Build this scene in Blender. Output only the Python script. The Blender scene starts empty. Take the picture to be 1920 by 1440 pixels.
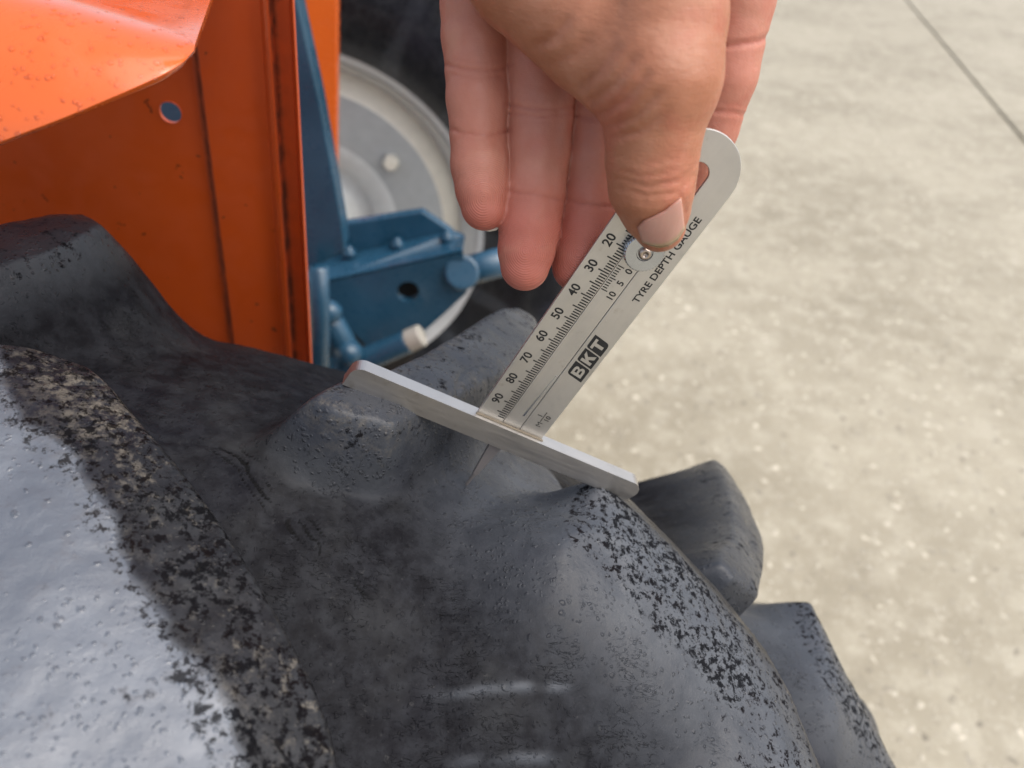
import bpy, bmesh, math, random
import numpy as np
from mathutils import Vector, Matrix
from mathutils.bvhtree import BVHTree

rnd = random.Random(7)
D = bpy.data
SC = bpy.context.scene
COL = SC.collection

# ------------------------------------------------------------------ camera
F = 1400.0                                   # focal length in pixels of the 1920 px wide photograph
M = np.array([[0.997523, 0.0, 0.070338], [-0.054944, -0.62436, 0.779202], [0.043916, -0.781136, -0.622814]])
CAM = np.array([0.229879, -0.203368, 1.125758])
cam_d = D.cameras.new('camera')
cam = D.objects.new('camera', cam_d); COL.objects.link(cam)
right, up, back = M @ [1, 0, 0], M @ [0, -1, 0], M @ [0, 0, -1]
cam.matrix_world = Matrix([[right[i], up[i], back[i], CAM[i]] for i in range(3)] + [[0, 0, 0, 1]])
cam_d.sensor_width = 36; cam_d.lens = 36 * F / 1920
cam_d.clip_start = 0.01; cam_d.clip_end = 400
cam_d.dof.use_dof = True; cam_d.dof.focus_distance = 0.240; cam_d.dof.aperture_fstop = 10.5
SC.camera = cam

# ------------------------------------------------------------------ light
SUN_EL, SUN_AZ = math.radians(60), math.radians(110)     # azimuth from +Y towards +X
w = D.worlds.new('World'); SC.world = w; w.use_nodes = True
nt = w.node_tree; nt.nodes.clear()
sky = nt.nodes.new('ShaderNodeTexSky'); sky.sky_type = 'NISHITA'; sky.sun_disc = False
sky.sun_elevation = SUN_EL; sky.sun_rotation = SUN_AZ
sky.air_density = 1.0; sky.dust_density = 4.0; sky.ozone_density = 0.6
bg = nt.nodes.new('ShaderNodeBackground'); bg.inputs['Strength'].default_value = 0.15
wo = nt.nodes.new('ShaderNodeOutputWorld')
# thin bright overcast: most of the blue is washed out
hs = nt.nodes.new('ShaderNodeHueSaturation'); hs.inputs['Saturation'].default_value = 0.6
nt.links.new(sky.outputs[0], hs.inputs['Color']); nt.links.new(hs.outputs[0], bg.inputs[0]); nt.links.new(bg.outputs[0], wo.inputs[0])
sun_d = D.lights.new('sun', 'SUN'); sun_d.energy = 1.2; sun_d.angle = math.radians(80); sun_d.color = (1.0, 0.95, 0.87)
sun = D.objects.new('sun', sun_d); COL.objects.link(sun)
sdir = Vector((math.sin(SUN_AZ) * math.cos(SUN_EL), math.cos(SUN_AZ) * math.cos(SUN_EL), math.sin(SUN_EL)))
sun.rotation_euler = sdir.to_track_quat('Z', 'Y').to_euler(); sun.location = sdir * 5
SC.view_settings.view_transform = 'Standard'; SC.view_settings.look = 'None'
SC.view_settings.exposure = 0.68; SC.view_settings.gamma = 1.0; SC.view_settings.use_curve_mapping = False
SC.cycles.max_bounces = 6

# ------------------------------------------------------------------ helpers
def cw(p):                                   # camera space (m; x right, y down, z ahead) -> world
    return np.asarray(p, float) @ M.T + CAM
def ray(px, py):
    return M @ np.array([(px - 960) / F, (py - 720) / F, 1.0])
def atz(px, py, z):                          # the point at depth z seen at a pixel
    return CAM + ray(px, py) * z
def aty(px, py, y):                          # the point of the upright plane Y = y
    d = ray(px, py); return CAM + d * ((y - CAM[1]) / d[1])
def ath(px, py, h):                          # the point of the level plane Z = h
    d = ray(px, py); return CAM + d * ((h - CAM[2]) / d[2])

def link(name, me, mat=None, parent=None, smooth=False):
    o = D.objects.new(name, me); COL.objects.link(o)
    if mat is not None: me.materials.append(mat)
    if parent is not None: o.parent = parent
    if smooth: me.polygons.foreach_set('use_smooth', np.ones(len(me.polygons), bool))
    return o
def mesh_np(name, V, Q):
    V = np.asarray(V, np.float32); Q = np.asarray(Q, np.int32)
    me = D.meshes.new(name)
    me.vertices.add(len(V)); me.vertices.foreach_set('co', V.ravel())
    n = Q.shape[1]
    me.loops.add(Q.size); me.loops.foreach_set('vertex_index', Q.ravel())
    me.polygons.add(len(Q)); me.polygons.foreach_set('loop_start', np.arange(len(Q), dtype=np.int32) * n)
    me.polygons.foreach_set('use_smooth', np.zeros(len(Q), bool)); me.update(calc_edges=True); me.validate()
    return me
def attr(me, name, vals):
    a = me.attributes.new(name, 'FLOAT', 'POINT'); a.data.foreach_set('value', np.asarray(vals, np.float32).ravel())
def bm_obj(name, bm, mat, parent=None, smooth=False, bevel=0, seg=2, recalc=True):
    if recalc: bmesh.ops.recalc_face_normals(bm, faces=bm.faces)
    me = D.meshes.new(name); bm.to_mesh(me); bm.free()
    o = link(name, me, mat, parent, smooth)
    if bevel:
        m = o.modifiers.new('bevel', 'BEVEL'); m.width = bevel; m.segments = seg; m.limit_method = 'ANGLE'; m.angle_limit = math.radians(35)
        m.harden_normals = False
    return o
def prism(bm, front, off):                   # closed solid: polygon 'front' pushed along vector 'off'
    off = np.asarray(off, float)
    a = [bm.verts.new(tuple(p)) for p in front]; b = [bm.verts.new(tuple(np.asarray(p) + off)) for p in front]
    n = len(a)
    bm.faces.new(a); bm.faces.new(b[::-1])
    for i in range(n): bm.faces.new((a[i], b[i], b[(i + 1) % n], a[(i + 1) % n]))
def lathe(bm, prof, seg, mat4, closed=False):  # prof: (r, axial); axis = local Z
    rings = []
    for r, z in prof:
        rings.append([bm.verts.new(mat4 @ Vector((r * math.cos(2 * math.pi * k / seg), r * math.sin(2 * math.pi * k / seg), z))) for k in range(seg)])
    n = len(rings)
    for i in range(n if closed else n - 1):
        A, B = rings[i], rings[(i + 1) % n]
        for k in range(seg): bm.faces.new((A[k], A[(k + 1) % seg], B[(k + 1) % seg], B[k]))
    return rings
def cap(bm, ring): bm.faces.new(ring)
def frame(o, x, y, z):
    return Matrix([[x[i], y[i], z[i], o[i]] for i in range(3)] + [[0, 0, 0, 1]])
def thing(name, loc, label, cat, group=None):
    o = D.objects.new(name, None); COL.objects.link(o); o.location = loc; o.empty_display_size = .05
    o['label'] = label; o['category'] = cat
    if group: o['group'] = group
    return o
def rehome(root):                            # children were built in world space: keep them there
    bpy.context.view_layer.update()
    def fix(o):
        for c in o.children:
            c.matrix_parent_inverse = o.matrix_world.inverted()
    fix(root)
def tube(bm, pts, rad, seg=12):
    pts = [Vector(p) for p in pts]; rings = []
    for i, p in enumerate(pts):
        d = (pts[min(i + 1, len(pts) - 1)] - pts[max(i - 1, 0)]).normalized()
        a = d.orthogonal().normalized() if i == 0 else (pa - d * pa.dot(d)).normalized()
        pa = a; b = d.cross(a)
        r = rad[i] if isinstance(rad, (list, tuple)) else rad
        rings.append([bm.verts.new(p + (a * math.cos(2 * math.pi * k / seg) + b * math.sin(2 * math.pi * k / seg)) * r) for k in range(seg)])
    for A, B in zip(rings, rings[1:]):
        for k in range(seg): bm.faces.new((A[k], A[(k + 1) % seg], B[(k + 1) % seg], B[k]))
    bm.faces.new(rings[0][::-1]); bm.faces.new(rings[-1])

# ------------------------------------------------------------------ materials
class NT:
    def __init__(s, name):
        s.m = D.materials.new(name); s.m.use_nodes = True; s.t = s.m.node_tree
        s.b = s.t.nodes['Principled BSDF']
    def n(s, typ, **kw):
        x = s.t.nodes.new(typ)
        for k, v in kw.items():
            if k in x.inputs.keys(): s.set(x.inputs[k], v)
            else: setattr(x, k, v)
        return x
    def set(s, sock, v):
        if isinstance(v, bpy.types.NodeSocket): s.t.links.new(v, sock)
        elif isinstance(v, (tuple, list)) and len(v) == 3 and sock.type == 'RGBA': sock.default_value = (*v, 1)
        else: sock.default_value = v
    def P(s, **kw):
        for k, v in kw.items(): s.set(s.b.inputs[k.replace('_', ' ')], v)
        return s
    def coord(s, kind='Object', scale=None):
        o = s.n('ShaderNodeTexCoord').outputs[kind]
        if scale is not None:
            mp = s.n('ShaderNodeMapping'); s.set(mp.inputs['Vector'], o); mp.inputs['Scale'].default_value = scale; o = mp.outputs[0]
        return o
    def noise(s, vec, scale, detail=4, rough=.55, dist=0):
        x = s.n('ShaderNodeTexNoise', Vector=vec, Scale=scale, Detail=detail, Roughness=rough, Distortion=dist); return x.outputs['Fac']
    def vor(s, vec, scale, feature='F1', rnd_=1.0, out='Distance'):
        x = s.n('ShaderNodeTexVoronoi', Vector=vec, Scale=scale, feature=feature, Randomness=rnd_); return x.outputs[out]
    def ramp(s, fac, a, b, ca=0.0, cb=1.0):
        x = s.n('ShaderNodeMapRange'); x.interpolation_type = 'SMOOTHSTEP'
        for k, v in (('Value', fac), ('From Min', a), ('From Max', b), ('To Min', ca), ('To Max', cb)): s.set(x.inputs[k], v)
        return x.outputs[0]
    def math(s, op, a, b=0.0, c=None):
        x = s.n('ShaderNodeMath', operation=op); s.set(x.inputs[0], a); s.set(x.inputs[1], b)
        if c is not None: s.set(x.inputs[2], c)
        return x.outputs[0]
    def mix(s, fac, a, b):
        x = s.n('ShaderNodeMix', data_type='RGBA'); s.set(x.inputs['Factor'], fac); s.set(x.inputs[6], a); s.set(x.inputs[7], b); return x.outputs[2]
    def bump(s, h, strength, dist, normal=None):
        x = s.n('ShaderNodeBump', Height=h, Strength=strength, Distance=dist)
        if normal is not None: s.set(x.inputs['Normal'], normal)
        return x.outputs[0]
    def at(s, name): return s.n('ShaderNodeAttribute', attribute_name=name).outputs['Fac']

def mat_rubber():
    k = NT('tyre rubber'); v = k.coord()
    n1 = k.noise(v, 28, 5, .6); n2 = k.noise(v, 160, 6, .65); n3 = k.noise(v, 700, 5, .65); n4 = k.noise(v, 11, 3); n5 = k.noise(v, 420, 6, .7)
    base = k.mix(k.ramp(n2, .35, .7), (.010, .010, .012), (.024, .025, .029))
    base = k.mix(k.ramp(n1, .45, .75, 0, .6), base, (.042, .043, .045))
    # dusty violet and green casts of drying water
    base = k.mix(k.ramp(n4, .5, .75, 0, .35), base, (.020, .022, .036))
    base = k.mix(k.ramp(n5, .60, .74, 0, .40), base, (.075, .075, .074))
    worn_sheen = k.at('worn_sheen'); blot = k.at('blotch'); edge = k.at('edge')
    wn = k.math('ADD', worn_sheen, k.math('MULTIPLY', k.math('SUBTRACT', n5, .5), k.math('MULTIPLY', k.ramp(worn_sheen, .45, .6), 1.6)))
    wl = k.mix(k.ramp(n1, .3, .7), (.095, .108, .132), (.145, .162, .190))  # pale blue-grey of the lug tops: dusty wear plus painted-in sky sheen
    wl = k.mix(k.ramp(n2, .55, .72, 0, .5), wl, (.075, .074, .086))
    base = k.mix(k.math('ADD', k.math('MINIMUM', worn_sheen, .45), k.math('MULTIPLY', k.ramp(wn, .5, .75), .55)), base, wl)
    # tan scuffs along the worn edges
    sc = k.math('MULTIPLY', k.ramp(k.math('ADD', k.noise(v, 230, 9, .78), k.math('MULTIPLY', k.math('SUBTRACT', n4, .5), .55)), .53, .66), edge)
    base = k.mix(sc, base, k.mix(k.ramp(n5, .35, .65), (.055, .050, .045), (.155, .138, .115)))
    # dark wet blotches with ragged outlines
    bl = k.noise(v, 340, 11, .76, .25)
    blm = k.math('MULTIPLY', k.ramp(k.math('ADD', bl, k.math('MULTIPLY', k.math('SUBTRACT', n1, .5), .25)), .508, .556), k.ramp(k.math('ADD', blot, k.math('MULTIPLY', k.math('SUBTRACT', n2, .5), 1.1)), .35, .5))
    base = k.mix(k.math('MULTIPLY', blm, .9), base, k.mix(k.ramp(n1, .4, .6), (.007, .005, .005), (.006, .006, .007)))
    rough = k.math('ADD', k.ramp(n2, .3, .75, .26, .44), k.math('MULTIPLY', blm, .40))
    rough = k.math('ADD', rough, k.math('MULTIPLY', sc, .3))
    vl = k.math('MULTIPLY', k.at('crack'), k.math('SUBTRACT', 1.0, worn_sheen)); rough = k.math('ADD', rough, k.math('MULTIPLY', vl, .16))
    # drops: cells warped so that no two have the same outline
    wv_ = k.n('ShaderNodeVectorMath', operation='ADD'); k.set(wv_.inputs[0], v)
    nc = k.n('ShaderNodeTexNoise', Vector=v, Scale=260.0, Detail=2.0); sv = k.n('ShaderNodeVectorMath', operation='MULTIPLY_ADD')
    k.set(sv.inputs[0], nc.outputs['Color']); sv.inputs[1].default_value = (.0032,) * 3; sv.inputs[2].default_value = (-.0016,) * 3
    k.set(wv_.inputs[1], sv.outputs[0]); wvec = wv_.outputs[0]
    def drops(scale, lo, hi, keep):
        x = k.n('ShaderNodeTexVoronoi', Vector=wvec, Scale=scale, feature='F1')
        d = k.ramp(x.outputs['Distance'], lo, hi, 1, 0)
        rn = k.n('ShaderNodeSeparateColor', Color=x.outputs['Color']).outputs[0]
        return k.math('MULTIPLY', d, k.ramp(rn, keep, keep + .02))
    wet = k.ramp(n1, .36, .52)
    d1 = k.math('MULTIPLY', drops(520, .12, .38, .50), wet); d2 = drops(320, .10, .30, .60); d3 = drops(140, .05, .20, .86)
    dr = k.math('MAXIMUM', k.math('MAXIMUM', d1, d2), d3)
    rough = k.math('MULTIPLY', rough, k.math('SUBTRACT', 1.0, k.math('MULTIPLY', dr, .6)))
    base = k.mix(k.math('MULTIPLY', dr, .2), base, (.012, .012, .013))
    # short weather cracks
    cv = k.coord(scale=(150, 420, 150)); ckn = k.n('ShaderNodeTexNoise', Vector=cv, Scale=1.0, Detail=5.0, Roughness=.6, Distortion=.6).outputs['Fac']
    ckm = k.math('MULTIPLY', k.ramp(k.math('ABSOLUTE', k.math('SUBTRACT', ckn, .5)), .0, .014, 1, 0), k.math('MULTIPLY', k.at('crack'), k.ramp(k.noise(v, 45, 4), .50, .60)))
    ckm = k.math('MAXIMUM', ckm, k.ramp(k.at('fold'), .25, .7))
    base = k.mix(k.math('MULTIPLY', ckm, .8), base, (.006, .006, .006))
    nb = k.bump(n3, .30, .0004)
    nb = k.bump(n2, .35, .0012, nb)
    nb = k.bump(k.math('MULTIPLY', ckm, -1), .5, .0006, nb)
    nb = k.bump(blm, -.3, .0004, nb)
    nb = k.bump(dr, .6, .0005, nb)
    k.P(Base_Color=base, Roughness=rough, Normal=nb, Specular_IOR_Level=k.math('SUBTRACT', k.math('SUBTRACT', k.math('ADD', .19, k.math('MULTIPLY', worn_sheen, .46)), k.math('MULTIPLY', vl, .16)), k.math('MULTIPLY', blm, .40)))
    return k.m
RUBBER = mat_rubber()

def mat_paint(name, col, col2, rough=.3, fleck=True, rust=False, coat=.25):
    k = NT(name); v = k.coord()
    n = k.noise(v, 9, 4); n2 = k.noise(v, 90, 5, .6)
    base = k.mix(k.ramp(n, .35, .7), col, col2)
    if fleck:
        base = k.mix(k.ramp(k.noise(v, 140, 3, .5), .70, .74, 0, .7), base, (.06, .018, .008))
    if rust:
        base = k.mix(k.math('MULTIPLY', k.at('rust'), k.ramp(n2, .3, .6, .4, 1)), base, (.055, .022, .010))
    rg = k.ramp(n2, .3, .7, rough - .06, rough + .14); cw_ = coat
    if rust: rg = k.math('ADD', rg, k.math('MULTIPLY', k.at('rust'), .5)); cw_ = k.math('MULTIPLY', k.math('SUBTRACT', 1.0, k.at('rust')), coat)
    k.P(Base_Color=base, Roughness=rg, Normal=k.bump(n2, .12, .0006), Coat_Weight=cw_, Coat_Roughness=.10)
    return k.m
ORANGE = mat_paint('orange paint', (.64, .086, .009), (.70, .102, .012), .42, True, True)
ORANGE2 = mat_paint('weathered orange paint', (.68, .118, .016), (.73, .135, .020), .20, False, False, .6)
BLUE = mat_paint('blue paint', (.012, .058, .105), (.026, .086, .148), .28, False)

def mat_steel(name, col, rough, scale=(40, 900, 900), metal=1.0, stain=True):
    k = NT(name); v = k.coord()
    br = k.noise(k.coord(scale=scale), 1.0, 3, .6)
    n = k.noise(v, 45, 5, .6)
    base = k.mix(k.ramp(n, .35, .75), col, tuple(c * .88 for c in col))
    if stain: base = k.mix(k.ramp(k.noise(v, 160, 4), .62, .75, 0, .35), base, (.32, .27, .2))
    k.P(Base_Color=base, Metallic=metal, Roughness=k.ramp(br, .3, .7, rough - .03, rough + .05), Normal=k.bump(br, .035, .0002))
    return k.m
STEEL = mat_steel('brushed steel', (.62, .60, .57), .46, (900, 60, 900))
STEEL_B = mat_steel('bright bar steel', (.60, .57, .54), .40, (60, 900, 900))
CHROME = mat_steel('zinc plated steel', (.50, .53, .57), .20, (300, 300, 300), stain=False)
STEEL_D = mat_steel('groove shaded steel', (.30, .27, .26), .45, (900, 60, 900), .55)  # probe: the dark groove it reflects is put into the base colour
def mat_flat(name, col, rough=.5, **kw):
    k = NT(name); v = k.coord(); n = k.noise(v, 60, 4)
    k.P(Base_Color=k.mix(n, tuple(c * .85 for c in col), tuple(min(1, c * 1.12) for c in col)), Roughness=rough, **kw); return k.m
INK = mat_flat('black print', (.012, .012, .013), .5)
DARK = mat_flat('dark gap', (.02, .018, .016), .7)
RIMW = mat_flat('silver wheel paint', (.70, .72, .71), .25)
PEG = mat_flat('dull zinc', (.36, .34, .30), .45)
DISC = mat_flat('shaded grey wheel disc', (.44, .46, .46), .34)  # greyer than the rim: shade on the disc is put into the colour
CREAM = mat_flat('cream lit band and bolts', (.78, .74, .64), .30)  # light on the upturned shoulder painted as cream; also colours the bolts
def mat_glassy():                            # thin water bead: clear, with a fresnel shine
    k = NT('water'); t = k.t
    tr = t.nodes.new('ShaderNodeBsdfTransparent'); gl = t.nodes.new('ShaderNodeBsdfGlossy'); gl.inputs['Roughness'].default_value = .04
    fr = t.nodes.new('ShaderNodeFresnel'); fr.inputs['IOR'].default_value = 1.22
    mx = t.nodes.new('ShaderNodeMixShader'); t.links.new(fr.outputs[0], mx.inputs[0]); t.links.new(tr.outputs[0], mx.inputs[1]); t.links.new(gl.outputs[0], mx.inputs[2])
    tr.inputs[0].default_value = (1, 1, 1, 1)
    out = [n for n in t.nodes if n.type == 'OUTPUT_MATERIAL'][0]; t.links.new(mx.outputs[0], out.inputs['Surface']); return k.m
WATER = mat_glassy()

def mat_skin():
    k = NT('skin'); v = k.coord()
    th = k.at('tan'); pk = k.at('pink'); cr = k.at('crease')
    n1 = k.noise(v, 70, 4, .6); n2 = k.noise(v, 420, 4, .6)
    fing = k.mix(k.ramp(n1, .3, .7), (.44, .175, .118), (.50, .215, .152))
    fing = k.mix(k.math('MULTIPLY', pk, .8), fing, (.50, .145, .105))
    tan = k.mix(k.ramp(n1, .3, .7), (.36, .142, .076), (.43, .182, .104))
    base = k.mix(th, fing, tan)
    base = k.mix(k.ramp(k.noise(v, 42, 3, .6, .4), .48, .68, 0, .40), base, (.45, .125, .085))
    base = k.mix(k.ramp(k.noise(v, 55, 3, .6, .4), .52, .72, 0, .35), base, (.52, .27, .18))
    base = k.mix(k.math('MULTIPLY', cr, .5), base, (.36, .095, .065))
    base = k.mix(k.ramp(n2, .55, .8, 0, .22), base, (.38, .14, .09))
    fp = k.math('SINE', k.math('ADD', k.at('ridge'), k.math('MULTIPLY', k.noise(v, 120, 2), 5.0)))
    base = k.mix(k.math('MULTIPLY', k.math('SUBTRACT', 1.0, th), k.math('MULTIPLY', k.at('pad'), k.ramp(fp, -1, 1, 0, .10))), base, (.30, .085, .06))
    n6 = k.noise(k.coord(scale=(260, 260, 900)), 1.0, 4, .6)
    nb = k.bump(fp, k.math('MULTIPLY', k.math('MULTIPLY', k.math('SUBTRACT', 1.0, th), k.at('pad')), .32), .0003)
    nb = k.bump(n6, k.math('MULTIPLY', th, .35), .0005, nb)
    nb = k.bump(n2, .45, .0005, nb); nb = k.bump(n1, .2, .0012, nb)
    k.P(Base_Color=base, Roughness=k.ramp(n2, .3, .7, .40, .56), Normal=nb, Subsurface_Weight=.25, Subsurface_Scale=.004, Specular_IOR_Level=.42)
    k.b.inputs['Subsurface Radius'].default_value = (1.0, .35, .2)
    return k.m
SKIN = mat_skin()
def mat_nail():
    k = NT('nail'); v = k.coord(); f = k.at('free'); n = k.noise(k.coord(scale=(900, 900, 120)), 1.0, 3)
    base = k.mix(n, (.48, .245, .19), (.54, .295, .235))
    base = k.mix(k.ramp(f, .80, .95), base, (.40, .285, .17))
    base = k.mix(k.ramp(f, .12, .0, 0, .5), base, (.42, .17, .11))
    k.P(Base_Color=base, Roughness=.33, Subsurface_Weight=.25, Subsurface_Scale=.003, Normal=k.bump(n, .08, .0002)); return k.m
NAIL = mat_nail()
NAILW = mat_flat('nail edge', (.78, .72, .60), .3)

def mat_concrete():
    k = NT('concrete'); v = k.coord()
    n = k.noise(v, 1.6, 5, .55); n2 = k.noise(v, 14, 6, .65); n3 = k.noise(v, 60, 5, .7)
    n7 = k.noise(v, 5.5, 5, .6)
    base = k.mix(k.ramp(n, .35, .65), (.275, .240, .172), (.360, .320, .238))
    base = k.mix(k.ramp(n7, .45, .68, 0, .4), base, (.40, .36, .272))
    base = k.mix(k.ramp(n7, .45, .28, 0, .35), base, (.235, .206, .15))
    base = k.mix(k.ramp(n2, .45, .68, 0, .6), base, (.45, .41, .32))
    base = k.mix(k.ramp(n2, .42, .28, 0, .4), base, (.22, .195, .145))
    def peb_(sc, lo, hi, keep):
        wv = k.mix(.03, v, k.n('ShaderNodeTexNoise', Vector=v, Scale=60.0).outputs['Color'])
        x = k.n('ShaderNodeTexVoronoi', Vector=wv, Scale=sc); c = k.n('ShaderNodeSeparateColor', Color=x.outputs['Color'])
        return k.math('MULTIPLY', k.ramp(x.outputs['Distance'], lo, hi, 1, 0), k.ramp(c.outputs[0], keep, keep + .04)), c.outputs[1]
    peb, pc = peb_(52.0, .18, .44, .60)
    base = k.mix(k.math('MULTIPLY', peb, .9), base, k.mix(pc, (.16, .138, .10), (.66, .60, .48)))
    p2, pc2 = peb_(230.0, .2, .45, .66)
    base = k.mix(k.math('MULTIPLY', p2, .85), base, k.mix(pc2, (.13, .115, .09), (.72, .66, .55)))
    base = k.mix(k.ramp(k.noise(v, 26, 3, .5), .70, .76, 0, .6), base, (.55, .50, .41))
    k.P(Base_Color=base, Roughness=.62, Normal=k.bump(k.math('ADD', n3, peb), .4, .003)); return k.m
CONCRETE = mat_concrete()

# ------------------------------------------------------------------ ground: concrete slabs with an open joint
def build_ground():
    bm = bmesh.new()
    for v in ((-60, -60), (60, -60), (60, 60), (-60, 60)): bm.verts.new((v[0], v[1], -.02))
    bm.faces.new(bm.verts)
    g = bm_obj('ground', bm, mat_flat('dirt in joint', (.13, .115, .085), .9)); g['kind'] = 'structure'
    a, b = ath(1700, 0, 0), ath(1920, 262, 0)
    d = Vector((b - a)); d.z = 0; d.normalize(); n = Vector((d.y, -d.x, 0))
    if n.dot(Vector(CAM - a)) < 0: n = -n            # n points to the slab under the camera
    o = Vector(a); o.z = 0
    for j in range(-2, 3):
        for i in range(-1, 2):
            s0, s1 = -9 + 18 * i + .006, 9 + 18 * i - .006
            t0, t1 = 7 * j + .008, 7 * j + 7 - .008
            q = [o + d * s + n * t for s, t in ((s0, t0), (s1, t0), (s1, t1), (s0, t1))]
            bm = bmesh.new(); prism(bm, q, (0, 0, -.12))
            bm_obj('concrete_slab', bm, CONCRETE, g, bevel=.006, seg=2)
build_ground()

# ------------------------------------------------------------------ tractor
AX = np.array([0, 0, .47])                   # centre of the near rear wheel
YC, RT, RL = -.02, .5287, .70
TA, TB, TC = .165, .115, .385                # carcass cross-section: ellipse half width, half height, centre radius
K = 9.25                                     # mm of tread per degree

tractor = thing('tractor', (0, 0, 0), 'orange and blue tractor with black lugged tyres and silver wheels', 'tractor')

B_TRAIL = [(34.4, 6), (35.8, -2), (38.3, -15), (41.4, -33), (43.8, -54), (44.7, -87), (45.2, -125), (45.4, -158)]
B_TOP = B_TRAIL + [(33.5, -158), (32.4, -125), (31.8, -90), (31.6, -60), (31.8, -35), (32.0, -12), (32.8, 2)]
B_BASE = [(36.6, 14), (38.6, -4), (41.9, -22), (45.2, -44), (47.0, -70), (47.4, -125), (47.4, -167), (25, -167), (25, -120), (25.6, -80), (26.6, -45), (26.8, -22), (29.0, 2), (32.5, 21)]
C_TRAIL = [(34.6, 24), (35.6, -2), (37.5, -15), (39.9, -33), (42.0, -54), (42.9, -87), (43.6, -158)]
C_TOP = C_TRAIL + [(33.5, -158), (32.4, -125), (31.8, -90), (31.6, -60), (31.8, -35), (32.0, -8), (32.8, 24)]
C_BASE = [(35.4, 40), (38.6, 6), (41.0, -22), (43.6, -44), (45.4, -70), (46, -125), (46, -167), (25, -167), (25, -120), (25.6, -80), (26.6, -45), (28, -10), (29.8, 22), (32, 40)]
A_TRAIL = [(12.8, -15), (13.6, -21), (15.0, -34), (17.4, -55), (19.0, -71), (20.7, -89), (22.0, -104), (22.7, -114), (23.1, -124), (23.5, -158)]
A_TOP = A_TRAIL + [(12.5, -158), (11.5, -110), (10, -70), (8.4, -42), (7.6, -24), (9.0, -16), (11.0, -13.5)]
A_BASE = [(13.4, 1), (15.1, -13), (17.0, -34), (19.2, -54), (20.8, -72), (22.4, -90), (23.7, -104), (24.4, -116), (24.9, -126), (25.2, -167), (4.5, -167), (5, -90), (5.5, -40), (6.0, -6), (9, 4), (11.5, 5)]
I_TOP = [(20.9, -14), (20.2, -9), (21.1, 3.5), (22.7, 16), (24.3, 37), (26.6, 73), (28.5, 106), (30.0, 128), (30.8, 137), (32.0, 136), (32.2, 130), (31.6, 110), (30.6, 88), (29.5, 68), (28.2, 47), (25.4, 13), (24.0, -2), (23.2, -13)]
I_BASE = [(18.4, -22), (18.0, -10), (19, 8), (20.4, 22), (21.8, 40), (23.6, 75), (25.4, 110), (27, 152), (35, 152), (34.5, 110), (33.3, 88), (32.2, 66), (31, 46), (28.4, 12), (26.4, -5), (24.9, -19), (21.5, -25)]
F_TOP = [(1.3, -16), (.8, -9), (1.6, 3.5), (3.2, 16), (4.8, 37), (5.6, 52), (6.4, 66), (7.6, 80), (8.6, 84), (9.6, 76), (9.4, 62), (8.7, 44), (7.6, 28), (6.0, 12), (4.4, -4), (3.2, -14), (2.3, -18)]
F_BASE = [(-.3, -26), (-1.5, -10), (-.5, 8), (.8, 22), (2.0, 40), (3.2, 75), (5, 110), (8, 150), (12.5, 150), (13.8, 118), (14.6, 90), (15.0, 66), (14.4, 42), (11.5, 20), (8.0, -4), (5.5, -21), (2, -29)]

def poly_sd(P, poly):                        # signed distance (mm), positive inside; P: (..., 2) in (mm, mm)
    poly = np.asarray(poly, float); d2 = np.full(P.shape[:-1], 1e9); ins = np.zeros(P.shape[:-1], bool)
    for a, b in zip(poly, np.roll(poly, -1, 0)):
        e = b - a; q = P - a
        h = np.clip((q @ e) / (e @ e), 0, 1)
        d2 = np.minimum(d2, ((q - h[..., None] * e) ** 2).sum(-1))
        c = ((a[1] > P[..., 1]) != (b[1] > P[..., 1])) & (P[..., 0] < (b[0] - a[0]) * (P[..., 1] - a[1]) / (b[1] - a[1] + 1e-12) + a[0])
        ins ^= c
    d = np.sqrt(d2); return np.where(ins, d, -d)
def vnoise(x, y, cell, seed):                # smooth value noise
    r = np.random.default_rng(seed); T = r.random((64, 64))
    u, v = x / cell, y / cell; i, j = np.floor(u).astype(int), np.floor(v).astype(int); fu, fv = u - i, v - j
    fu = fu * fu * (3 - 2 * fu); fv = fv * fv * (3 - 2 * fv)
    g = lambda a, b: T[a % 64, b % 64]
    return (g(i, j) * (1 - fu) + g(i + 1, j) * fu) * (1 - fv) + (g(i, j + 1) * (1 - fu) + g(i + 1, j + 1) * fu) * fv - .5

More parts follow.
